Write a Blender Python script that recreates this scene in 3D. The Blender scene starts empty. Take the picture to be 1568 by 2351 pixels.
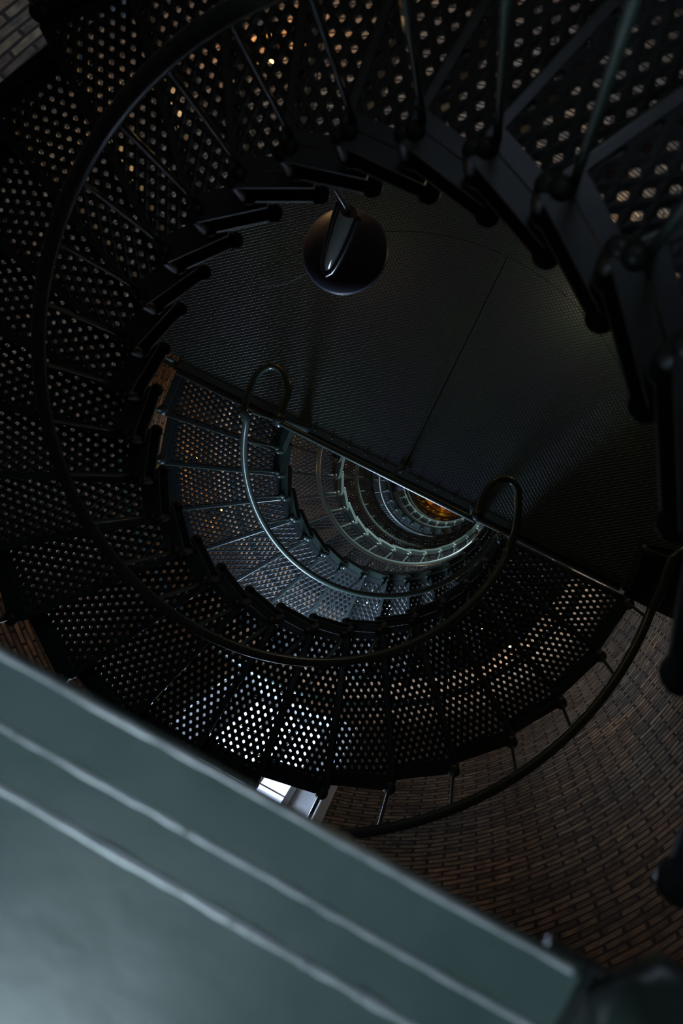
import bpy, bmesh, math, random
from mathutils import Vector, Matrix
from math import sin, cos, pi, radians as RAD

# ------------------------------------------------------------------ camera, light, exposure
scn = bpy.context.scene
COL = scn.collection
scn.view_settings.view_transform = 'Standard'
scn.view_settings.look = 'None'
scn.view_settings.gamma = 1.0
scn.view_settings.use_curve_mapping = False
scn.view_settings.exposure = 0.0

F_PX, W_PX = 1969.27, 1568.0
cam_d = bpy.data.cameras.new('camera')
cam = bpy.data.objects.new('camera', cam_d)
COL.objects.link(cam)
cr = Vector((0.8876, 0.4345, -0.1527)); cd = Vector((0.4438, -0.8956, 0.0316)); cf = Vector((-0.123, -0.0958, -0.9878))
M3 = Matrix((cr, -cd, -cf)).transposed()
cam.matrix_world = Matrix.Translation((0.6198, 0.2946, 6.8062)) @ M3.to_4x4()
cam_d.sensor_fit = 'HORIZONTAL'
cam_d.sensor_width = 24.0
cam_d.lens = 24.0 * F_PX / W_PX
cam_d.clip_start = 0.02
cam_d.clip_end = 200
cam_d.dof.use_dof = True
cam_d.dof.focus_distance = 7.2
cam_d.dof.aperture_fstop = 2.8
scn.camera = cam

world = bpy.data.worlds.new('world')
scn.world = world
world.use_nodes = True
world.node_tree.nodes['Background'].inputs[0].default_value = (0.62, 0.76, 1.0, 1)
world.node_tree.nodes['Background'].inputs[1].default_value = 3.5

R_WALL = 2.50
# daylight windows: (label words, centre angle, sill z, head z, strength of the daylight)
WINDOWS = [
    (-90, -1.75, 1.00, 280, (0.62, 0.79, 1.0)),
    (90, -5.60, -3.50, 950, (0.92, 0.96, 1.0)),
    (-90, -10.70, -8.30, 220, (0.62, 0.78, 1.0)),
    (90, -15.00, -12.80, 850, (0.92, 0.96, 1.0)),
    (-90, 6.95, 8.90, 150, (0.76, 0.92, 0.96)),
    (90, 8.10, 9.90, 50, (0.74, 0.87, 1.0)),  # unseen window, added to light the top flight from above
]
def daylight(i, th, z0, z1, power, colr):
    d = bpy.data.lights.new('daylight', 'AREA')
    d.shape = 'RECTANGLE'; d.size = 1.0; d.size_y = (z1 - z0) * 0.9
    d.energy = power; d.color = colr
    o = bpy.data.objects.new('daylight', d); COL.objects.link(o)
    a = RAD(th); r = R_WALL + 0.60
    o.location = (r * cos(a), r * sin(a), (z0 + z1) / 2 + 0.12)
    o.rotation_euler = (RAD(90), 0, a + pi / 2)     # shines towards the axis, long side upright
for i, w in enumerate(WINDOWS):
    daylight(i, *w)

# ------------------------------------------------------------------ materials
def new_mat(name):
    m = bpy.data.materials.new(name); m.use_nodes = True
    nt = m.node_tree
    return m, nt, nt.nodes['Principled BSDF']

def paint(name, c1, c2, rough=0.4, metal=0.0, bump=0.15, scale=18, spec=0.5, wear=None):
    m, nt, b = new_mat(name)
    N, L = nt.nodes, nt.links
    tc = N.new('ShaderNodeTexCoord')
    no = N.new('ShaderNodeTexNoise'); no.inputs['Scale'].default_value = scale; no.inputs['Detail'].default_value = 6
    L.new(tc.outputs['Object'], no.inputs['Vector'])
    mx = N.new('ShaderNodeMix'); mx.data_type = 'RGBA'
    L.new(no.outputs['Fac'], mx.inputs[0])
    mx.inputs[6].default_value = (*c1, 1); mx.inputs[7].default_value = (*c2, 1)
    out = mx.outputs[2]
    if wear:
        n2 = N.new('ShaderNodeTexNoise'); n2.inputs['Scale'].default_value = 5.0; n2.inputs['Detail'].default_value = 8
        L.new(tc.outputs['Object'], n2.inputs['Vector'])
        rp = N.new('ShaderNodeValToRGB'); rp.color_ramp.elements[0].position = 0.56; rp.color_ramp.elements[1].position = 0.72
        L.new(n2.outputs['Fac'], rp.inputs[0])
        m2 = N.new('ShaderNodeMix'); m2.data_type = 'RGBA'
        L.new(rp.outputs[0], m2.inputs[0]); L.new(out, m2.inputs[6]); m2.inputs[7].default_value = (*wear, 1)
        out = m2.outputs[2]
    L.new(out, b.inputs['Base Color'])
    b.inputs['Roughness'].default_value = rough; b.inputs['Metallic'].default_value = metal
    b.inputs['Specular IOR Level'].default_value = spec
    bp = N.new('ShaderNodeBump'); bp.inputs['Strength'].default_value = bump; bp.inputs['Distance'].default_value = 0.004
    L.new(no.outputs['Fac'], bp.inputs['Height']); L.new(bp.outputs[0], b.inputs['Normal'])
    return m

M_IRON = paint('green_black_iron', (0.020, 0.027, 0.026), (0.034, 0.046, 0.044), 0.38)
M_TREAD = paint('tread_iron', (0.020, 0.026, 0.030), (0.036, 0.046, 0.052), 0.36)
M_RAIL = paint('rail_paint', (0.035, 0.055, 0.048), (0.050, 0.075, 0.065), 0.24, bump=0.06)
M_EDGE = paint('green_plate_paint', (0.055, 0.115, 0.095), (0.135, 0.185, 0.185), 0.36, bump=0.5, scale=9)
M_WHITE = paint('white_frame', (0.60, 0.61, 0.64), (0.72, 0.72, 0.74), 0.5)
M_WORN_GLINT = paint('worn_edge_glint', (0.30, 0.38, 0.40), (0.90, 0.95, 0.97), 0.25, metal=0.1, bump=0.6, scale=24)  # worn edges, with the highlight put into the pale colour
M_BLACK = paint('black_enamel', (0.008, 0.008, 0.010), (0.014, 0.014, 0.016), 0.2)
M_SHADE = paint('blue_grey_enamel', (0.055, 0.056, 0.095), (0.07, 0.07, 0.11), 0.5)

def lattice_floor():
    m, nt, b = new_mat('diamond_plate')
    N, L = nt.nodes, nt.links
    tc = N.new('ShaderNodeTexCoord'); sx = N.new('ShaderNodeSeparateXYZ'); L.new(tc.outputs['Object'], sx.inputs[0])
    def mth(op, a, bb=None):
        n = N.new('ShaderNodeMath'); n.operation = op
        for i, v in enumerate((a, bb)):
            if v is None: continue
            if isinstance(v, (int, float)): n.inputs[i].default_value = v
            else: L.new(v, n.inputs[i])
        return n.outputs[0]
    kx, ky = 2 * pi / 0.040, 2 * pi / 0.029
    u = mth('MULTIPLY', sx.outputs[0], kx / 2); v = mth('MULTIPLY', sx.outputs[1], ky / 2)
    s1 = mth('ABSOLUTE', mth('SINE', mth('ADD', u, v))); s2 = mth('ABSOLUTE', mth('SINE', mth('SUBTRACT', u, v)))
    h = mth('MINIMUM', s1, s2)
    rp = N.new('ShaderNodeMapRange'); rp.inputs[1].default_value = 0.1; rp.inputs[2].default_value = 0.55
    L.new(h, rp.inputs[0])
    no = N.new('ShaderNodeTexNoise'); no.inputs['Scale'].default_value = 1.3; no.inputs['Detail'].default_value = 5
    L.new(tc.outputs['Object'], no.inputs['Vector'])
    mx = N.new('ShaderNodeMix'); mx.data_type = 'RGBA'
    r2 = N.new('ShaderNodeValToRGB'); r2.color_ramp.elements[0].position = 0.42; r2.color_ramp.elements[1].position = 0.62
    L.new(no.outputs['Fac'], r2.inputs[0]); L.new(r2.outputs[0], mx.inputs[0])
    mx.inputs[6].default_value = (0.030, 0.042, 0.058, 1); mx.inputs[7].default_value = (0.028, 0.056, 0.050, 1)
    L.new(mx.outputs[2], b.inputs['Base Color'])
    b.inputs['Roughness'].default_value = 0.42
    bp = N.new('ShaderNodeBump'); bp.inputs['Strength'].default_value = 1.0; bp.inputs['Distance'].default_value = 0.006
    L.new(rp.outputs[0], bp.inputs['Height']); L.new(bp.outputs[0], b.inputs['Normal'])
    return m
M_PLATE = lattice_floor()

def brick_mat():
    m, nt, b = new_mat('tower_brick')
    N, L = nt.nodes, nt.links
    uv = N.new('ShaderNodeUVMap'); uv.uv_map = 'UVMap'
    nd = N.new('ShaderNodeTexNoise'); nd.inputs['Scale'].default_value = 3.0; nd.inputs['Detail'].default_value = 3
    L.new(uv.outputs[0], nd.inputs['Vector'])
    vm = N.new('ShaderNodeVectorMath'); vm.operation = 'MULTIPLY_ADD'
    L.new(nd.outputs['Color'], vm.inputs[0]); vm.inputs[1].default_value = (0.05, 0.030, 0); L.new(uv.outputs[0], vm.inputs[2])
    br = N.new('ShaderNodeTexBrick')
    br.inputs['Scale'].default_value = 1.0; br.inputs['Brick Width'].default_value = 0.215; br.inputs['Row Height'].default_value = 0.066
    br.inputs['Mortar Size'].default_value = 0.0105; br.inputs['Mortar Smooth'].default_value = 0.25; br.inputs['Bias'].default_value = -0.1
    br.offset = 0.5
    br.inputs['Color1'].default_value = (0.38, 0.305, 0.205, 1); br.inputs['Color2'].default_value = (0.11, 0.088, 0.075, 1)
    br.inputs['Mortar'].default_value = (0.030, 0.024, 0.020, 1)
    L.new(vm.outputs[0], br.inputs['Vector'])
    n2 = N.new('ShaderNodeTexNoise'); n2.inputs['Scale'].default_value = 1.1; n2.inputs['Detail'].default_value = 6; n2.inputs['Roughness'].default_value = .65
    L.new(uv.outputs[0], n2.inputs['Vector'])
    rp = N.new('ShaderNodeValToRGB')
    rp.color_ramp.elements[0].position = 0.38; rp.color_ramp.elements[0].color = (0.75, 0.74, 0.76, 1)
    rp.color_ramp.elements[1].position = 0.66; rp.color_ramp.elements[1].color = (1.15, 0.80, 0.62, 1)
    L.new(n2.outputs['Fac'], rp.inputs[0])
    n3 = N.new('ShaderNodeTexNoise'); n3.inputs['Scale'].default_value = 14; n3.inputs['Detail'].default_value = 6
    L.new(uv.outputs[0], n3.inputs['Vector'])
    r3 = N.new('ShaderNodeMapRange'); r3.inputs[1].default_value = .3; r3.inputs[2].default_value = .7; r3.inputs[3].default_value = .35; r3.inputs[4].default_value = 1.45
    L.new(n3.outputs['Fac'], r3.inputs[0])
    m1 = N.new('ShaderNodeMix'); m1.data_type = 'RGBA'; m1.blend_type = 'MULTIPLY'; m1.inputs[0].default_value = 1
    L.new(br.outputs['Color'], m1.inputs[6]); L.new(rp.outputs[0], m1.inputs[7])
    m2 = N.new('ShaderNodeMix'); m2.data_type = 'RGBA'; m2.blend_type = 'MULTIPLY'; m2.inputs[0].default_value = 1
    L.new(m1.outputs[2], m2.inputs[6]); L.new(r3.outputs[0], m2.inputs[7])
    L.new(m2.outputs[2], b.inputs['Base Color']); b.inputs['Roughness'].default_value = 0.85
    inv = N.new('ShaderNodeMath'); inv.operation = 'SUBTRACT'; inv.inputs[0].default_value = 1; L.new(br.outputs['Fac'], inv.inputs[1])
    ad = N.new('ShaderNodeMath'); ad.operation = 'MULTIPLY_ADD'; L.new(n3.outputs['Fac'], ad.inputs[0]); ad.inputs[1].default_value = .35; L.new(inv.outputs[0], ad.inputs[2])
    bp = N.new('ShaderNodeBump'); bp.inputs['Strength'].default_value = 0.9; bp.inputs['Distance'].default_value = 0.012
    L.new(ad.outputs[0], bp.inputs['Height']); L.new(bp.outputs[0], b.inputs['Normal'])
    return m
M_BRICK = brick_mat()

def checker_mat():
    m, nt, b = new_mat('checker_stone')
    N, L = nt.nodes, nt.links
    tc = N.new('ShaderNodeTexCoord')
    mp = N.new('ShaderNodeMapping'); mp.inputs['Rotation'].default_value = (0, 0, RAD(38)); mp.inputs['Location'].default_value = (.05, .02, .1); L.new(tc.outputs['Object'], mp.inputs[0])
    ch = N.new('ShaderNodeTexChecker'); ch.inputs['Scale'].default_value = 1 / 0.34
    ch.inputs['Color1'].default_value = (0.80, 0.62, 0.40, 1); ch.inputs['Color2'].default_value = (0.05, 0.025, 0.02, 1)
    L.new(mp.outputs[0], ch.inputs['Vector'])
    L.new(ch.outputs['Color'], b.inputs['Base Color']); b.inputs['Roughness'].default_value = 0.6
    return m
M_CHECK = checker_mat()

def emis(name, c, s):
    m, nt, b = new_mat(name)
    b.inputs['Base Color'].default_value = (*c, 1)
    b.inputs['Emission Color'].default_value = (*c, 1); b.inputs['Emission Strength'].default_value = s
    return m
M_PALE = emis('pale_bulb_glint', (1.0, 0.84, 0.62), 8)  # pale glow stands in for white reflections behind the treads
M_BULB = emis('warm_bulb_glass', (1.0, 0.42, 0.06), 14)

def glass_mat(name, c=(1, 1, 1), rough=0.02):
    m, nt, b = new_mat(name)
    N, L = nt.nodes, nt.links
    tr = N.new('ShaderNodeBsdfTransparent'); tr.inputs[0].default_value = (0.93, 0.95, 0.97, 1)
    gl = N.new('ShaderNodeBsdfGlossy'); gl.inputs['Roughness'].default_value = rough
    fr = N.new('ShaderNodeFresnel'); fr.inputs[0].default_value = 1.5
    mx = N.new('ShaderNodeMixShader'); ge = N.new('ShaderNodeNewGeometry'); iv = N.new('ShaderNodeMath'); iv.operation = 'SUBTRACT'; iv.inputs[0].default_value = 1; L.new(ge.outputs['Backfacing'], iv.inputs[1])
    mu = N.new('ShaderNodeMath'); mu.operation = 'MULTIPLY'; L.new(fr.outputs[0], mu.inputs[0]); L.new(iv.outputs[0], mu.inputs[1]); L.new(mu.outputs[0], mx.inputs[0]); L.new(tr.outputs[0], mx.inputs[1]); L.new(gl.outputs[0], mx.inputs[2])
    L.new(mx.outputs[0], N['Material Output'].inputs[0])
    return m
M_GLASS = glass_mat('window_glass')
M_TUBE = paint('lamp_tube_glass', (0.10, 0.11, 0.10), (0.20, 0.20, 0.18), 0.08, bump=0.02)

# ------------------------------------------------------------------ mesh helpers
class MB:
    def __init__(s): s.v = []; s.f = []; s.sm = []
    def add(s, vs, fs, smooth=False):
        o = len(s.v); s.v += [tuple(p) for p in vs]; s.f += [tuple(i + o for i in f) for f in fs]; s.sm += [smooth] * len(fs)
    def box(s, c, ax, hs):          # centre, three axes, half sizes
        c = Vector(c); a, b, d = (Vector(q).normalized() * h for q, h in zip(ax, hs))
        vs = [c + a * i + b * j + d * k for i in (-1, 1) for j in (-1, 1) for k in (-1, 1)]
        s.add(vs, [(0, 1, 3, 2), (4, 6, 7, 5), (0, 4, 5, 1), (2, 3, 7, 6), (0, 2, 6, 4), (1, 5, 7, 3)])
    def abox(s, x0, x1, y0, y1, z0, z1):
        s.box(((x0 + x1) / 2, (y0 + y1) / 2, (z0 + z1) / 2), ((1, 0, 0), (0, 1, 0), (0, 0, 1)), ((x1 - x0) / 2, (y1 - y0) / 2, (z1 - z0) / 2))
    def tube(s, pts, r, n=12, cap=True):
        pts = [Vector(p) for p in pts]; rs = r if isinstance(r, (list, tuple)) else [r] * len(pts)
        t0 = (pts[1] - pts[0]).normalized()
        up = Vector((0, 0, 1)) if abs(t0.z) < .9 else Vector((1, 0, 0))
        nrm = (up - t0 * up.dot(t0)).normalized(); vs = []
        for i, p in enumerate(pts):
            t = (pts[min(i + 1, len(pts) - 1)] - pts[max(i - 1, 0)]).normalized()
            nrm = (nrm - t * nrm.dot(t)).normalized(); bi = t.cross(nrm)
            vs += [p + (nrm * cos(2 * pi * j / n) + bi * sin(2 * pi * j / n)) * rs[i] for j in range(n)]
        fs = [(i * n + j, i * n + (j + 1) % n, (i + 1) * n + (j + 1) % n, (i + 1) * n + j) for i in range(len(pts) - 1) for j in range(n)]
        s.add(vs, fs, True)
        if cap: s.add([vs[j] for j in range(n)], [tuple(reversed(range(n)))]); s.add(vs[-n:], [tuple(range(n))])
    def lathe(s, c, prof, n=24):     # profile of (r, z) from c, along +z
        c = Vector(c); vs = []
        for r, z in prof: vs += [c + Vector((max(r, 1e-5) * cos(2 * pi * j / n), max(r, 1e-5) * sin(2 * pi * j / n), z)) for j in range(n)]
        s.add(vs, [(i * n + j, i * n + (j + 1) % n, (i + 1) * n + (j + 1) % n, (i + 1) * n + j) for i in range(len(prof) - 1) for j in range(n)], True)
    def mesh(s, name, mat):
        me = bpy.data.meshes.new(name); me.from_pydata(s.v, [], s.f); me.materials.append(mat)
        me.polygons.foreach_set('use_smooth', s.sm)
        bm = bmesh.new(); bm.from_mesh(me); bmesh.ops.recalc_face_normals(bm, faces=bm.faces); bm.to_mesh(me); bm.free()
        return me
    def build(s, name, mat, parent=None, loc=(0, 0, 0)):
        return link(name, s.mesh(name, mat), parent, loc)

def link(name, me, parent=None, loc=(0, 0, 0), rz=0):
    o = bpy.data.objects.new(name, me); COL.objects.link(o); o.location = loc; o.rotation_euler = (0, 0, rz)
    if parent: o.parent = parent
    return o
def thing(name, label, cat, loc=(0, 0, 0), group=None):
    o = bpy.data.objects.new(name, None); COL.objects.link(o); o.location = loc; o.empty_display_size = .1
    o['label'] = label; o['category'] = cat
    if group: o['group'] = group
    return o
def struct(o): o['kind'] = 'structure'; return o
def P(r, deg, z): return Vector((r * cos(RAD(deg)), r * sin(RAD(deg)), z))
def catmull(pts, n=6):
    pts = [Vector(p) for p in pts]; Q = [pts[0] * 2 - pts[1]] + pts + [pts[-1] * 2 - pts[-2]]; out = []
    for i in range(1, len(Q) - 2):
        for k in range(n):
            t = k / n; a, b, c, d = Q[i - 1], Q[i], Q[i + 1], Q[i + 2]
            out.append(.5 * ((2 * b) + (c - a) * t + (2 * a - 5 * b + 4 * c - d) * t * t + (3 * b - a - 3 * c + d) * t ** 3))
    return out + [pts[-1]]

# ------------------------------------------------------------------ dimensions
H = 0.1938                 # rise of a step
DA = 12.0                  # turn of a step
R_IN, R_OUT = 0.997, 2.00
R_RAIL, H_RAIL = 1.0226, 0.913
R_ORAIL, H_ORAIL = 2.037, 0.90
STOREY = 16 * H
Z_TOP = 31 * H             # upper landing
N_LOW = 7
Z_FLOOR = -N_LOW * STOREY - 0.0
A_LOW = -183.75            # angle of the upper end of each lower flight

# ------------------------------------------------------------------ tower wall with window openings
def build_wall():
    half_in = 15.2
    ths = sorted(set([i * 3.0 for i in range(-60, 60)] + [c + s * half_in for c in (-90, 90) for s in (-1, 1)]))
    ths = [t for t in ths if -180 <= t < 180]
    z_lo, z_hi = Z_FLOOR, 10.5
    zs = sorted(set([round(z_lo + i * 0.6, 3) for i in range(int((z_hi - z_lo) / 0.6) + 1)] + [z_hi] + [w[1] for w in WINDOWS] + [w[2] for w in WINDOWS]))
    vs, fs, uvs = [], [], []
    n = len(ths)
    for z in zs:
        for t in ths: vs.append(P(R_WALL, t, z))
    for k in range(len(zs) - 1):
        for j in range(n):
            j2 = (j + 1) % n; t0 = ths[j]; t1 = ths[j2] + (360 if j2 == 0 else 0); tm = (t0 + t1) / 2; zm = (zs[k] + zs[k + 1]) / 2
            if any(abs(tm - w[0]) < half_in and w[1] < zm < w[2] for w in WINDOWS): continue
            fs.append((k * n + j2, k * n + j, (k + 1) * n + j, (k + 1) * n + j2))
            a, b = RAD(t0) * R_WALL, RAD(t1) * R_WALL
            uvs += [(b, zs[k]), (a, zs[k]), (a, zs[k + 1]), (b, zs[k + 1])]
    me = bpy.data.meshes.new('wall_round'); me.from_pydata(vs, [], fs); me.materials.append(M_BRICK)
    uvl = me.uv_layers.new(name='UVMap')
    for i, c in enumerate(uvs): uvl.data[i].uv = c
    struct(link('wall_round', me))
    m = MB(); m.lathe((0, 0, 0), [(0.0, -.1), (R_WALL + .3, -.1), (R_WALL + .3, 0), (0.0, 0)], 64)
    struct(m.build('floor', M_CHECK, loc=(0, 0, Z_FLOOR)))
    m = MB(); m.lathe((0, 0, 0), [(0.0, 0), (R_WALL + .3, 0), (R_WALL + .3, .1), (0.0, .1)], 64)
    struct(m.build('ceiling', M_BLACK, loc=(0, 0, 10.5)))
build_wall()

def build_window(idx, th, z0, z1):
    # local frame: X tangent, Y outward; origin on the tower axis
    root = struct(bpy.data.objects.new('window_%d' % idx, None)); COL.objects.link(root)
    root.rotation_euler = (0, 0, RAD(th - 90)); root.location = (0, 0, (z0 + z1) / 2)
    hw = (z1 - z0) / 2
    xi = R_WALL * sin(RAD(15.2)); yi = R_WALL * cos(RAD(15.2)) - .0
    xo, yo = 0.43, R_WALL + 0.17
    zi0, zi1, zo0, zo1 = -hw, hw, -hw + .06, hw - .03
    m = MB()
    A = [(-xi, yi, zi0), (xi, yi, zi0), (xi, yi, zi1), (-xi, yi, zi1)]
    B = [(-xo, yo, zo0), (xo, yo, zo0), (xo, yo, zo1), (-xo, yo, zo1)]
    segs = 5
    for q in range(4):
        q2 = (q + 1) % 4
        a, b, c, d = (Vector(A[q]), Vector(A[q2]), Vector(B[q2]), Vector(B[q]))
        if q in (0, 2):   # sill and head follow the round face of the wall
            ins = []
            for s in range(9):
                f = s / 8; x = a.x + (b.x - a.x) * f; ins.append(Vector((x, math.sqrt(R_WALL ** 2 - x * x), a.z)))
            outs = [d + (c - d) * (s / 8) for s in range(9)]
            m.add(ins + outs, [(s, s + 1, 9 + s + 1, 9 + s) for s in range(8)])
        else: m.add([a, b, c, d], [(0, 1, 2, 3)])
    m.build('reveal', M_WHITE, root)
    f = MB(); w = 0.05
    for x0, x1, a, b in ((-xo, -xo + w, zo0, zo1), (xo - w, xo, zo0, zo1), (-xo, xo, zo0, zo0 + w), (-xo, xo, zo1 - w, zo1), (-xo, xo, -.03, .03)):
        f.abox(x0, x1, yo - .05, yo + .02, a, b)
    f.build('window_frame', M_WHITE, root)
    f = MB()
    for x in (-.14, .14): f.abox(x - .016, x + .016, yo - .03, yo, zo0, zo1)
    for k in (-2, -1, 1, 2): f.abox(-xo, xo, yo - .03, yo, k * hw / 3 - .018, k * hw / 3 + .018)
    f.build('muntin', M_WHITE, root)
    f = MB(); f.abox(-xo, xo, yo - .016, yo - .010, zo0, zo1); f.build('pane', M_GLASS, root)
    # projecting trim strips round the opening, on the brick
    f = MB()
    for s in (-1, 1):
        f.box((s * (xi + .035), math.sqrt(R_WALL ** 2 - xi * xi) - .025, 0), ((1, 0, 0), (0, 1, 0), (0, 0, 1)), (.035, .012, hw + .06))
    f.build('casing', M_WHITE, root)
for i, w in enumerate(WINDOWS): build_window(i + 1, w[0], w[1], w[2])

# ------------------------------------------------------------------ one perforated tread (all treads share its mesh)
def tread_mesh():
    bm = bmesh.new()
    a, b = 0.0430, 0.0245           # half diagonals of the diamond cell: radial, tangential
    hx, hy = 0.0148, 0.0106         # hole half sizes
    T = 0.012
    n1 = Vector((sin(RAD(DA)), cos(RAD(DA)), 0)).normalized()
    # outline half planes (point, outward normal): nose, back, inner, outer
    nose = 0.030
    planes = [(Vector((0, nose, 0)), Vector((0, 1, 0))), (Vector((0, 0, 0)), Vector((-sin(RAD(DA)), -cos(RAD(DA)), 0))),
              (P(R_IN * cos(RAD(DA / 2)), -DA / 2, 0), -P(1, -DA / 2, 0)), (P(R_OUT * cos(RAD(DA / 2)), -DA / 2, 0), P(1, -DA / 2, 0))]
    inset = [0.022, 0.026, 0.045, 0.055]
    inner = [(p - n * d, n) for (p, n), d in zip(planes, inset)]
    def inside(q, pl, e=0): return all((q - p).dot(n) <= e for p, n in pl)
    ang = [0, 45, 90, 135, 180, 225, 270, 315]
    for i in range(20, 50):
        for j in range(-12, 4):
            c = Vector((i * a, j * 2 * b + (b if i % 2 else 0), 0))
            if not inside(c, inner, 0.030): continue
            ou = []
            for k in range(8):
                t = RAD(ang[k])
                if k % 2 == 0: p = Vector((a * cos(t), b * sin(t), 0.0035))
                else: p = Vector((a * .5 * (1 if cos(t) > 0 else -1), b * .5 * (1 if sin(t) > 0 else -1), 0.0045))
                ou.append(c + p)
            ho = [c + Vector((hx * cos(RAD(g)), hy * sin(RAD(g)), 0)) * (1.0 if k % 2 == 0 else .86) for k, g in enumerate(ang)]
            V = [bm.verts.new(p) for p in ou]; Wt = [bm.verts.new(p) for p in ho]
            Wb = [bm.verts.new(p - Vector((0, 0, T))) for p in ho]; Vb = [bm.verts.new(Vector((p.x, p.y, -T))) for p in ou]
            for k in range(8):
                k2 = (k + 1) % 8
                bm.faces.new((V[k], V[k2], Wt[k2], Wt[k])); bm.faces.new((Wt[k], Wt[k2], Wb[k2], Wb[k])); bm.faces.new((Wb[k], Wb[k2], Vb[k2], Vb[k]))
    for p, n in planes:
        bmesh.ops.bisect_plane(bm, geom=bm.verts[:] + bm.edges[:] + bm.faces[:], plane_co=p - n * .008, plane_no=n, clear_outer=True)
    # solid rim frame over the lattice edge
    def corners(pl):
        def isec(u, v):
            (p, n), (q, m) = pl[u], pl[v]
            d = n.x * m.y - n.y * m.x; c1, c2 = p.dot(n), q.dot(m)
            return Vector(((c1 * m.y - c2 * n.y) / d, (n.x * c2 - m.x * c1) / d, 0))
        return [isec(0, 2), isec(0, 3), isec(1, 3), isec(1, 2)]
    O, I = corners(planes), corners(inner)
    zt, zb = 0.0065, -T - .002
    rings = [[bm.verts.new(q + Vector((0, 0, z))) for q in S] for S, z in ((O, zb), (O, zt - .003), ([o * .992 + i * .008 for o, i in zip(O, I)], zt), (I, zt), (I, zb))]
    for r in range(5):
        A, B = rings[r], rings[(r + 1) % 5]
        for k in range(4): bm.faces.new((A[k], A[(k + 1) % 4], B[(k + 1) % 4], B[k]))
    bmesh.ops.recalc_face_normals(bm, faces=bm.faces)
    me = bpy.data.meshes.new('tread'); bm.to_mesh(me); bm.free(); me.materials.append(M_TREAD)
    return me
TREAD = tread_mesh()
def nosing_mesh():
    m = MB(); m.tube([(R_IN + .01, .030, -.004), (R_OUT - .01, .030, -.004)], .0105, 10)
    return m.mesh('nosing', M_RAIL)
NOSING = nosing_mesh()
def riser_mesh():
    m = MB(); d = Vector((1, 0, 0)); m.abox(R_IN + .01, R_OUT - .01, -.004, .004, -H + .008, -.013)
    return m.mesh('riser', M_IRON)
RISER = riser_mesh()

def flight(label, n, a0, z_first, sgn_loc, name='spiral_stair_flight', flare=lambda k: 0.0, batter=0.0, mat=None):
    """n treads; tread k (1..n) spans a0-(k-1)*DA .. a0-k*DA at height z_first+(k-1)*H"""
    t = thing(name, label, 'staircase', (0, 0, sgn_loc))
    for k in range(n):
        a = RAD(a0 - k * DA); z = z_first + k * H
        e = P(flare(k), a0 - (k + .5) * DA, 0)
        tr = link('tread', TREAD, t, (e.x, e.y, z), a)
        link('nosing', NOSING, tr); link('riser', RISER, tr)
    # inner string: stepped plates with flanges, rounded bosses at the nodes
    m = MB(); mo = MB(); bo = MB()
    for k in range(n):
        z = z_first + k * H; th0, th1 = a0 - k * DA, a0 - (k + 1) * DA
        ri = R_IN + flare(k); p0, p1 = P(ri - .012, th0 + .6, z), P(ri - .012, th1 - 2.2, z)
        d = (p1 - p0); L = d.length; rad = P(1, (th0 + th1) / 2, 0); c = (p0 + p1) / 2
        m.box(c + Vector((0, 0, -.055)), (d, rad, (0, 0, 1)), (L / 2, .008, .068))
        m.box(c - rad * .018 + Vector((0, 0, .012)), (d, rad, (0, 0, 1)), (L / 2, .026, .006))
        m.box(c - rad * .018 + Vector((0, 0, -.124)), (d, rad, (0, 0, 1)), (L / 2 * .96, .026, .009))
        for pe in (p0, p1): m.lathe(pe - rad * .02 + Vector((0, 0, -.133)) + (c - pe) * .05, [(.0, 0), (.026, .0), (.034, .005), (.034, .014), (.026, .018), (.0, .018)], 14)
        if batter:
            q = [p0 - rad * .02, p1 - rad * .02, p1 - rad * (.02 + batter), p0 - rad * (.02 + batter)]
            zz = (.006, .006, -.115, -.115); qb = [p0, p1, p1, p0]
            m.add([v + Vector((0, 0, h)) for v, h in zip(q, zz)] + [v + Vector((0, 0, h)) for v, h in zip(qb, zz)], [(0, 1, 2, 3), (7, 6, 5, 4), (0, 3, 7, 4), (1, 5, 6, 2), (2, 6, 7, 3), (0, 4, 5, 1)])
        # rounded nose at the low end of each plate
        e = P(ri - .028, th0 + 1.4, z - .13)
        m.lathe(e, [(.0, 0), (.024, .0), (.028, .01), (.028, .13), (.022, .15), (.0, .152)], 12)
        nd = P(ri - .014, th0, z - H)
        m.lathe(nd, [(.017, 0), (.017, H), (.026, H + .008), (.026, H + .022), (.014, H + .036), (.0, H + .038)], 12)
        # outer string
        q0, q1 = P(R_OUT + .012, th0 + .4, z), P(R_OUT + .012, th1 - 1.2, z)
        d = q1 - q0; L = d.length; c = (q0 + q1) / 2
        mo.box(c + Vector((0, 0, -.07)), (d, rad, (0, 0, 1)), (L / 2, .010, .095))
        mo.box(c + rad * .004 + Vector((0, 0, .022)), (d, rad, (0, 0, 1)), (L / 2, .030, .008))
        mo.box(c + rad * .010 + Vector((0, 0, -.158)), (d, rad, (0, 0, 1)), (L / 2, .036, .010))
        nd = P(R_OUT + .030, th0, z - H * .8)
        mo.lathe(nd, [(.0, 0), (.030, .005), (.036, .03), (.036, H * .8), (.044, H * .8 + .01), (.044, H * .8 + .03), (.02, H * .8 + .045), (.0, H * .8 + .047)], 14)
    m.build('inner_stringer', mat or M_IRON, t); mo.build('outer_stringer', M_IRON, t)
    return t

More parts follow.
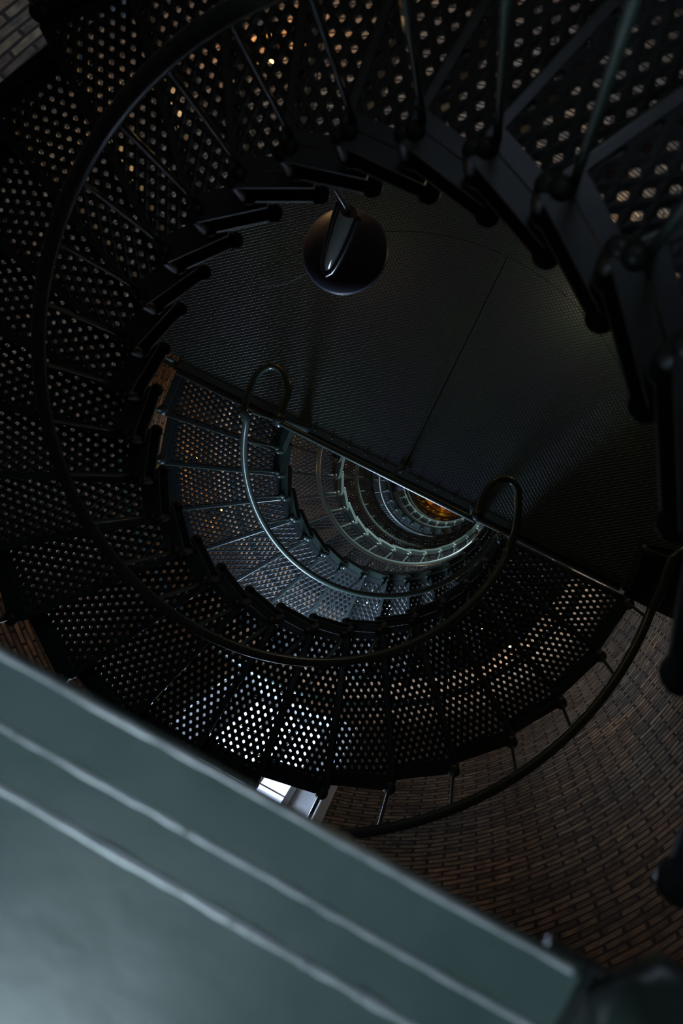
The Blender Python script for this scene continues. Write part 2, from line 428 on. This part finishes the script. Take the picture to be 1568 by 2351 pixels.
def baluster_mesh(h, r=.0105):
    m = MB(); m.tube([(0, 0, 0), (0, 0, .03), (0, 0, h / 2), (0, 0, h)], [r * 1.5, r, r, r], 10)
    m.lathe((0, 0, .028), [(r, 0), (r * 1.7, .006), (r, .014)], 10); m.lathe((0, 0, .052), [(r, 0), (r * 1.6, .006), (r, .014)], 10)
    return m.mesh('baluster', M_RAIL)
BAL_IN, BAL_OUT = baluster_mesh(H_RAIL - .035), baluster_mesh(H_ORAIL - .03, .012)

def railing(label, name, pts, r, feet, bal, z=0, group=None):
    t = thing(name, label, 'railing', (0, 0, z), group)
    m = MB(); m.tube(pts, r, 14); m.build('handrail', M_RAIL, t)
    for f in feet: link('baluster', bal, t, f)
    return t

HAIR_R = [(1.02, .10), (.975, .24), (.934, .326), (.895, .395), (.836, .428), (.768, .410), (.724, .345), (.712, .25), (.735, .125)]
HAIR_L = [(-1.052, .02), (-1.073, .12), (-1.084, .222), (-1.078, .338), (-1.011, .425), (-.910, .415), (-.835, .335), (-.812, .230), (-.805, .115)]

def FLARE(k): return .0 if k < 19 else {28: .065, 29: .11}.get(k, (k - 18) * .0065)
# ------------------------------------------------------------------ the long upper flight, landing 1 -> upper landing
flight('long upper cast-iron spiral flight sweeping once round the well, nearest the camera', 30, 0.0, H, 0, flare=FLARE)
pts = [(x, y, .90) for x, y in reversed(HAIR_R)]
pts = catmull(pts, 5)[:-1] + [P(R_RAIL + max(0, k - 140) * .004, -1.0 - k * 2, H_RAIL + (k * 2 / DA) * H + max(0, k - 140) * .005) for k in range(0, 178)]
railing('inner handrail of the long upper flight, big dark hoop crossing the whole view', 'stair_railing', pts, .0265,
        [P(R_IN + .018 + FLARE(k), -k * DA, k * H + .01) for k in range(1, 29)], BAL_IN)
pts = [P(R_ORAIL, 2 - k * 2, H_ORAIL + ((k * 2 - 2) / DA) * H) for k in range(0, 181)]
railing('outer handrail of the long upper flight, dark curve against the bare brick', 'stair_railing', pts, .031,
        [P(R_OUT + .034, -k * DA, k * H + .03) for k in range(1, 30)], BAL_OUT)

# ------------------------------------------------------------------ lower flights, all alike
ORD = ['first', 'second', 'third', 'fourth', 'fifth', 'sixth', 'seventh']
FL_LAB = ['blue-lit perforated flight starting at the left end of the big landing',
          'dark flight seen in the crescent just inside the blue-lit flight, orange dots through it',
          'third perforated flight down the well, below the pale ringed string',
          'dim flight fourth down, its treads catching a blue patch of daylight',
          'fifth flight down, ringed by the smaller pale string',
          'sixth flight down, almost black inside the small pale ring',
          'lowest flight, ending just above the orange and black checkered floor']
RL_LAB = ['shiny inner handrail with looped ends curving down from the left end of the big landing',
          'pale inner handrail of the second arc down, beside the brightly lit string',
          'thin dull green inner handrail, third arc down the well',
          'thin blue-white inner handrail, fourth arc down, left of the small round lamp',
          'small pale inner handrail, fifth arc down, below the small round lamp',
          'tiny dark inner handrail, sixth arc down the well',
          'tiny innermost handrail next to the orange and black floor']
inner_pts = catmull([(x, y, .90) for x, y in reversed(HAIR_L)], 5)[:-1] + \
    [P(R_RAIL, A_LOW + 4 + k * 2, H_RAIL - ((k * 2 + 4) / DA) * H * .985) for k in range(0, 88)] + \
    catmull([(1.03, .04, -STOREY + .905)] + [(x, y, -STOREY + .90) for x, y in HAIR_R], 5)
outer_pts = [P(R_ORAIL, A_LOW + 2 + k * 2, H_ORAIL - ((k * 2 + 2) / DA) * H) for k in range(0, 90)]
for i in range(N_LOW):
    z = -i * STOREY
    # treads counted upward: lowest tread is number 15 below the landing
    a_lo = A_LOW + 15 * DA
    flight(FL_LAB[i], 15, a_lo, -15 * H, z, batter=.035, mat=M_RAIL)
    railing(RL_LAB[i], 'stair_railing', inner_pts, .0265, [P(R_IN + .018, A_LOW + k * DA, -k * H + .01) for k in range(0, 15)], BAL_IN, z)
    railing('outer handrail by the wall of the %s lower flight, glimpsed through the treads' % ORD[i], 'stair_railing', outer_pts, .031,
            [P(R_OUT + .034, A_LOW + k * DA, -k * H + .03) for k in range(0, 15)], BAL_OUT, z)

# ------------------------------------------------------------------ landings (half discs on the +y side)
def half_disc(m, r, y0, z0, z1, x0=None, x1=None, n=48):
    a0 = math.asin(y0 / r)
    arc = [(r * cos(a0 + (pi - 2 * a0) * i / n), r * sin(a0 + (pi - 2 * a0) * i / n)) for i in range(n + 1)]
    if x0 is not None:
        arc = [(x, y) for x, y in arc if x0 <= x <= x1]
        if x0 > -r + .01: arc.append((x0, math.sqrt(r * r - x0 * x0)))
        if x1 < r - .01: arc.insert(0, (x1, math.sqrt(r * r - x1 * x1)))
    else: x0, x1 = arc[-1][0], arc[0][0]
    loop = list(arc)
    if abs(loop[-1][1] - y0) > 1e-4: loop.append((x0, y0))
    if abs(loop[0][1] - y0) > 1e-4: loop.insert(0, (x1, y0))
    k = len(loop); vs = [(x, y, z0) for x, y in loop] + [(x, y, z1) for x, y in loop]
    m.add(vs, [tuple(reversed(range(k))), tuple(range(k, 2 * k))] + [(i, (i + 1) % k, k + (i + 1) % k, k + i) for i in range(k)])

def lparts():
    P1 = []
    m = MB(); half_disc(m, 1.985, .10, -.016, 0, -1.99, .064); P1.append(('floor_plate', m.mesh('floor_plate', M_PLATE)))
    m = MB(); half_disc(m, 1.985, .10, -.016, 0, .072, 1.99); P1.append(('floor_plate', m.mesh('floor_plate', M_PLATE)))
    m = MB()
    m.abox(-1.97, 1.97, .045, .155, -.030, -.017); m.abox(-1.97, 1.97, .045, .062, -.19, -.006)
    m.abox(-1.97, 1.97, .10, .150, -.006, .004); m.abox(.035, .10, .1, 1.97, -.09, -.016)
    m.tube([(-1.97, .052, -.006), (1.97, .052, -.006)], .010, 8)
    P1.append(('edge_beam', m.mesh('edge_beam', M_IRON)))
    m = MB()
    pts = [P(2.0, 2 + k * 4, 0) for k in range(45)]
    for a, b in zip(pts[:-1], pts[1:]):
        d = b - a; c = (a + b) / 2; rad = c.normalized()
        m.box(c + Vector((0, 0, -.095)), (d, rad, (0, 0, 1)), (d.length / 2 + .001, .010, .075))
        if b.y < .5 and b.x > 0: m.box(c + Vector((0, 0, .0)), (d, rad, (0, 0, 1)), (d.length / 2 + .002, .012, .05)); m.box(c + Vector((0, 0, .045)), (d, rad, (0, 0, 1)), (d.length / 2 + .002, .028, .007))
    for k in range(2):
        m.lathe(P(2.03, k * 12, -.13), [(.0, 0), (.034, .01), (.036, .15), (.042, .16), (.042, .18), (.0, .195)], 12)
    P1.append(('rim_stringer', m.mesh('rim_stringer', M_IRON)))
    return P1
LP = lparts()
def bolt_mesh():
    m = MB(); m.lathe((0, 0, 0), [(.010, 0), (.010, .008), (.006, .011), (0, .012)], 6); return m.mesh('bolt', M_IRON)
BOLT = bolt_mesh()
def bracket_mesh():       # wall bracket from the rim of the landing into the brick
    m = MB(); m.abox(2.0, R_WALL + .02, -.03, .03, -.10, -.04); m.add([(2.0, -.012, -.10), (2.49, -.012, -.10), (2.49, -.012, -.55), (2.0, .012, -.10), (2.49, .012, -.10), (2.49, .012, -.55)],
        [(0, 1, 2), (3, 5, 4), (0, 2, 5, 3), (1, 4, 5, 2), (0, 3, 4, 1)])
    return m.mesh('wall_bracket', M_IRON)
BRK = bracket_mesh()
def cover_mesh():         # solid plate bridging landing rim and wall
    A = [13 + 6 * i for i in range(28)]
    m = MB(); pts = [P(1.99, a, 0) for a in A] + [P(R_WALL - .003, a, 0) for a in reversed(A)]
    k = len(pts); m.add([(p.x, p.y, -.016) for p in pts] + [(p.x, p.y, -.0005) for p in pts], [tuple(reversed(range(k))), tuple(range(k, 2 * k))] + [(i, (i + 1) % k, k + (i + 1) % k, k + i) for i in range(k)])
    return m.mesh('outer_plate', M_PLATE)
COVER = cover_mesh()
def end_plate_mesh():     # dark plate closing the gap at the stair end
    A = (.8, 5, 9, 13)
    m = MB(); pts = [P(2.02, a, 0) for a in A] + [P(R_WALL - .003, a, 0) for a in reversed(A)]
    k = len(pts); m.add([(p.x, p.y, -.05) for p in pts] + [(p.x, p.y, -.03) for p in pts], [tuple(reversed(range(k))), tuple(range(k, 2 * k))] + [(i, (i + 1) % k, k + (i + 1) % k, k + i) for i in range(k)])
    return m.mesh('gap_plate', M_BLACK)
ENDP = end_plate_mesh()
def landing(label, z):
    t = thing('stair_landing', label, 'landing', (0, 0, z))
    for n, me in LP: link(n, me, t)
    for x in [-.71 + .1535 * k for k in range(10)]: link('bolt', BOLT, t, (x, .132, .003))
    for a in (3, 45, 90, 135, 177): link('wall_bracket', BRK, t, (0, 0, 0), RAD(a))
    link('outer_plate', COVER, t); link('gap_plate', ENDP, t)
    return t
def guard(label, z):
    t = thing('guard_rail', label, 'railing', (0, 0, z))
    m = MB(); m.tube([(-.80, .092, .90), (.735, .080, .90)], .021, 14)
    m.lathe((-.79, .092, .87), [(.0, 0), (.034, .008), (.036, .05), (.0, .062)], 12); m.build('top_rail', M_RAIL, t)
    for x, y in ((-.805, .115), (.735, .118)):
        m = MB(); m.lathe((x, y, 0), [(.06, 0), (.06, .012), (.036, .03), (.034, .10), (.040, .11), (.034, .12), (.032, .80), (.044, .83), (.046, .90), (.036, .93), (.0, .935)], 18)
        m.build('newel_post', M_IRON, t)
    m = MB(); m.tube([(.07, .155, 0), (.07, .14, .45), (.07, .09, .885)], .013, 10); m.abox(.02, .12, .13, .19, 0, .014); m.build('stanchion', M_IRON, t)
    return t
def arc_rail(label, z):
    pts = [P(R_ORAIL, 2 + k * 2, H_ORAIL) for k in range(6)] + [P(R_ORAIL + .06, 14, H_ORAIL), P(R_WALL - .01, 15, H_ORAIL)]
    return railing(label, 'stair_railing', pts, .031, [P(R_OUT + .034, k * 12, .03) for k in range(0, 2)], BAL_OUT, z)
L_LAB = ['large half-round landing with diamond-pattern plate filling the middle of the view',
         'half-round landing one storey below the big one, hidden behind its edge', 'half-round landing two storeys below the big one',
         'half-round landing three storeys below the big one', 'half-round landing four storeys below the big one',
         'half-round landing five storeys below the big one', 'half-round landing six storeys below the big one, lowest of all']
G_LAB = ['bright straight guard rail along the edge of the big landing, between two looped handrail ends',
         'straight guard rail one storey below, under the bright one', 'straight guard rail two storeys below the bright one',
         'straight guard rail three storeys below the bright one', 'straight guard rail four storeys below the bright one',
         'straight guard rail five storeys below the bright one', 'straight guard rail six storeys below, lowest of the row']
for i in range(N_LOW):
    landing(L_LAB[i], -i * STOREY); guard(G_LAB[i], -i * STOREY)
arc_rail('short outer railing closing the right end of the big landing against the wall', 0)

# ------------------------------------------------------------------ the near landing at the bottom left (camera side), green plate edge
t = thing('stair_landing', 'blurred green plate of the near landing with stepped edge, lower left foreground', 'landing', (0, 0, Z_TOP))
def rounded_strip(y0, y1, zt, zb, x0, x1, r=.006):
    """a long plate, front edge at y1 rounded over"""
    prof = [(y0, zb), (y0, zt)] + [(y1 - r + r * sin(a), zt - r + r * cos(a)) for a in [i * pi / 8 for i in range(5)]] + [(y1, zb)]
    nx = 60; vs = []
    rnd = random.Random(int(abs(y0) * 1000))
    for i in range(nx + 1):
        x = x0 + (x1 - x0) * i / nx
        w = rnd.uniform(-.0006, .0006)
        vs += [(x, y + w * (1 if y > y0 + .001 else 0), z + w * (1 if z > zb + .001 else 0)) for y, z in prof]
    k = len(prof)
    fs = [(i * k + j, i * k + (j + 1) % k, (i + 1) * k + (j + 1) % k, (i + 1) * k + j) for i in range(nx) for j in range(k)]
    fs += [tuple(range(k)), tuple(nx * k + j for j in range(k))]
    return vs, fs
m = MB(); m.add(*rounded_strip(-.135, -.066, -.002, -.020, -1.90, .908, .005)); m.build('edge_beam', M_EDGE, t)
m = MB(); m.add(*rounded_strip(-.197, -.134, -.010, -.05, -1.90, .885, .007)); m.build('edge_moulding', M_EDGE, t)
m = MB(); half_disc(m, 1.985, .196, -.03, -.016)
m.v = [(x, -y, z) for x, y, z in m.v]; m.build('floor_plate', M_EDGE, t)
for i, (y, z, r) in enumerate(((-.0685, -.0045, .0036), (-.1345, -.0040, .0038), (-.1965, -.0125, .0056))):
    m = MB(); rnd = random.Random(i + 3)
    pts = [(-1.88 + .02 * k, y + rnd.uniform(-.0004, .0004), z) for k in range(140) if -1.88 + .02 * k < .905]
    for _ in range(16):          # knocks and bead highlights modelled along the worn arris
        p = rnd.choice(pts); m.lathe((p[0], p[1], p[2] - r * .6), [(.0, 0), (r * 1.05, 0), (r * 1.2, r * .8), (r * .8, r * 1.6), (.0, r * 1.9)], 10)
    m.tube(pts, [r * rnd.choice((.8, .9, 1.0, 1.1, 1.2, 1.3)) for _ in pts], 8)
    m.build('worn_highlight_edge', M_WORN_GLINT, t)['label'] = 'worn edge with painted highlight'
m = MB(); m.add(*rounded_strip(-.30, -.068, -.030, -.05, .88, .955, .008)); m.build('end_bracket', M_IRON, t)
m = MB()
for k in range(46):
    a, b = P(2.0, -2 - k * 3.9, 0), P(2.0, -2 - (k + 1) * 3.9, 0); d = b - a; c = (a + b) / 2; rad = c.normalized()
    m.box(c + Vector((0, 0, -.06)), (d, rad, (0, 0, 1)), (d.length / 2 + .001, .010, .09))
m.build('rim_stringer', M_IRON, t)
for a in (-45, -90, -135, -178): link('wall_bracket', BRK, t, (0, 0, 0), RAD(a))
t = thing('guard_post', 'dark blurred newel post at the right end of the near landing, bottom right corner', 'post', (1.0, -.085, Z_TOP - .02))
m = MB(); m.lathe((0, 0, 0), [(.062, 0), (.062, .015), (.04, .04), (.036, .12), (.045, .14), (.034, .16), (.032, .84), (.046, .87), (.04, .93), (.0, .94)], 20); m.build('post_shaft', M_RAIL, t)
m = MB(); m.lathe((0, 0, .001), [(.0, -.006), (.075, -.006), (.075, .012), (.06, .02), (0, .02)], 6); m.build('post_foot', M_IRON, t)

# ------------------------------------------------------------------ lamps
def wall_lamp(label, th, z, power, colr=(1.0, .55, .18), r=R_WALL, glass=None):
    t = thing('wall_lamp', label, 'lamp', P(r, th, z), 'warm wall lamps')
    t.rotation_euler = (0, 0, RAD(th + 180))       # local +x points into the tower
    m = MB(); m.box((.012, 0, 0), ((1, 0, 0), (0, 1, 0), (0, 0, 1)), (.014, .055, .075)); m.tube([(.02, 0, .03), (.07, 0, .045), (.10, 0, .02)], .010, 8)
    m.build('bracket', M_BLACK, t)
    m = MB(); m.lathe((.10, 0, -.11), [(.0, 0), (.032, .01), (.042, .05), (.036, .095), (.02, .115)], 14); m.build('bulb', glass or M_BULB, t)
    m = MB(); m.lathe((.10, 0, 0), [(.022, 0), (.05, .005), (.03, .03), (.0, .035)], 14); m.build('cap', M_BLACK, t)
    d = bpy.data.lights.new('lamp_light', 'POINT'); d.energy = power; d.color = colr; d.shadow_soft_size = .045
    o = bpy.data.objects.new('lamp_light', d); COL.objects.link(o); o.parent = t; o.location = (.17, 0, -.06)
wall_lamp('orange lamp glowing through the top treads near the upper edge of the view', 126, 2.15, 7, (1.0, .66, .3))
wall_lamp('warm lamp behind the perforated treads at the upper right, lighting the tan brick', 69, .62, 6, (1.0, .80, .46), glass=M_PALE)  # bulb made pale and placed to imitate white reflections
wall_lamp('orange lamp glowing through the treads at the left edge of the big landing', -160, -2.35, 6, (1.0, .45, .08))
wall_lamp('orange lamp under the lower left treads, seen as a cluster of orange dots', -146, -3.2, 8, (1.0, .45, .08))
wall_lamp('warm lamp below the right-hand treads, seen as an arc of amber dots', -35, -4.2, 18, (1.0, .80, .56))
wall_lamp('orange lamp seen as a thin row of dots left of the pale string', 178, -7.2, 16, (1.0, .5, .1))
wall_lamp('warm lamp low in the well under the lower flights', -60, -10.2, 14, (1.0, .6, .22))
wall_lamp('lamp beside the checkered ground floor, turning it orange', -80, Z_FLOOR + 1.6, 700, (1.0, .42, .06))

def dish_lamp(label, c, r, tip, top, anchor, s=1.0):
    t = thing('dish_lamp', label, 'lamp', c)
    C = Vector(c)
    m = MB(); m.lathe((0, 0, 0), [(r, -.05 * s), (r * 1.01, -.045 * s), (r * .97, -.03 * s), (r * .7, .0), (r * .3, .02 * s), (.0, .024 * s), (0, .016 * s), (r * .7, -.008 * s), (r * .98, -.05 * s), (r, -.05 * s)], 48)
    m.build('shade', M_SHADE, t)
    m = MB(); m.tube([(r * cos(a), r * sin(a), -.048 * s) for a in [i * pi / 24 for i in range(49)]], .004 * s, 8, False); m.build('rim', M_RAIL, t)
    A, B = Vector(tip) - C, Vector(top) - C
    d = B - A; n = d.cross(Vector((0, 0, 1))).normalized(); L = 10
    m = MB()
    for sg in (-1, 1):
        m.tube([A + d * (k / L) + n * sg * (.004 + .055 * math.sqrt(max(0, 1 - (1 - k / L) ** 2))) * s for k in range(L + 1)], .018 * s, 10)
    m.build('lamp_body', M_BLACK, t)
    m = MB(); m.tube([A + d * (.06 + .94 * k / L) for k in range(L + 1)], [(.010 + .034 * math.sqrt(max(0, 1 - (1 - k / L) ** 2))) * s for k in range(L + 1)], 14); m.build('glass_tube', M_TUBE, t)
    m = MB(); m.tube([B, B + (Vector(anchor) - C - B) * .5 + Vector((0, 0, .02)), Vector(anchor) - C], .012 * s, 8)
    m.tube([B, Vector((0, 0, .02))], .010 * s, 8); m.build('arm', M_BLACK, t)
dish_lamp('dark round dish lamp with a glassy tube, hanging at the top of the well', (-.565, 1.125, 2.2), .233,
          (-.545, .939, 2.4), (-.481, 1.194, 2.75), (-.45, 1.12, 3.9))
dish_lamp('small round lamp with a pale blue rim deep in the middle of the well', (-.80, -.35, -10.4), .195,
          (-.84, -.30, -10.3), (-.90, -.40, -10.1), (-.94, -.42, -10.35), .8)
# ------------------------------------------------------------------ a loose cable
m = MB(); m.tube(catmull([(-1.26, .83, 1.2), (-1.03, .93, 1.35), (-.93, .98, 1.5), (-.80, 1.02, 1.75), (-.74, 1.06, 1.9), (-.66, 1.10, 2.1), (-.60, 1.12, 2.22)], 5), .0022, 6)
o = m.build('cable', M_SHADE); o['label'] = 'thin pale loose cable running left from the dish lamp across the well'; o['category'] = 'cable'
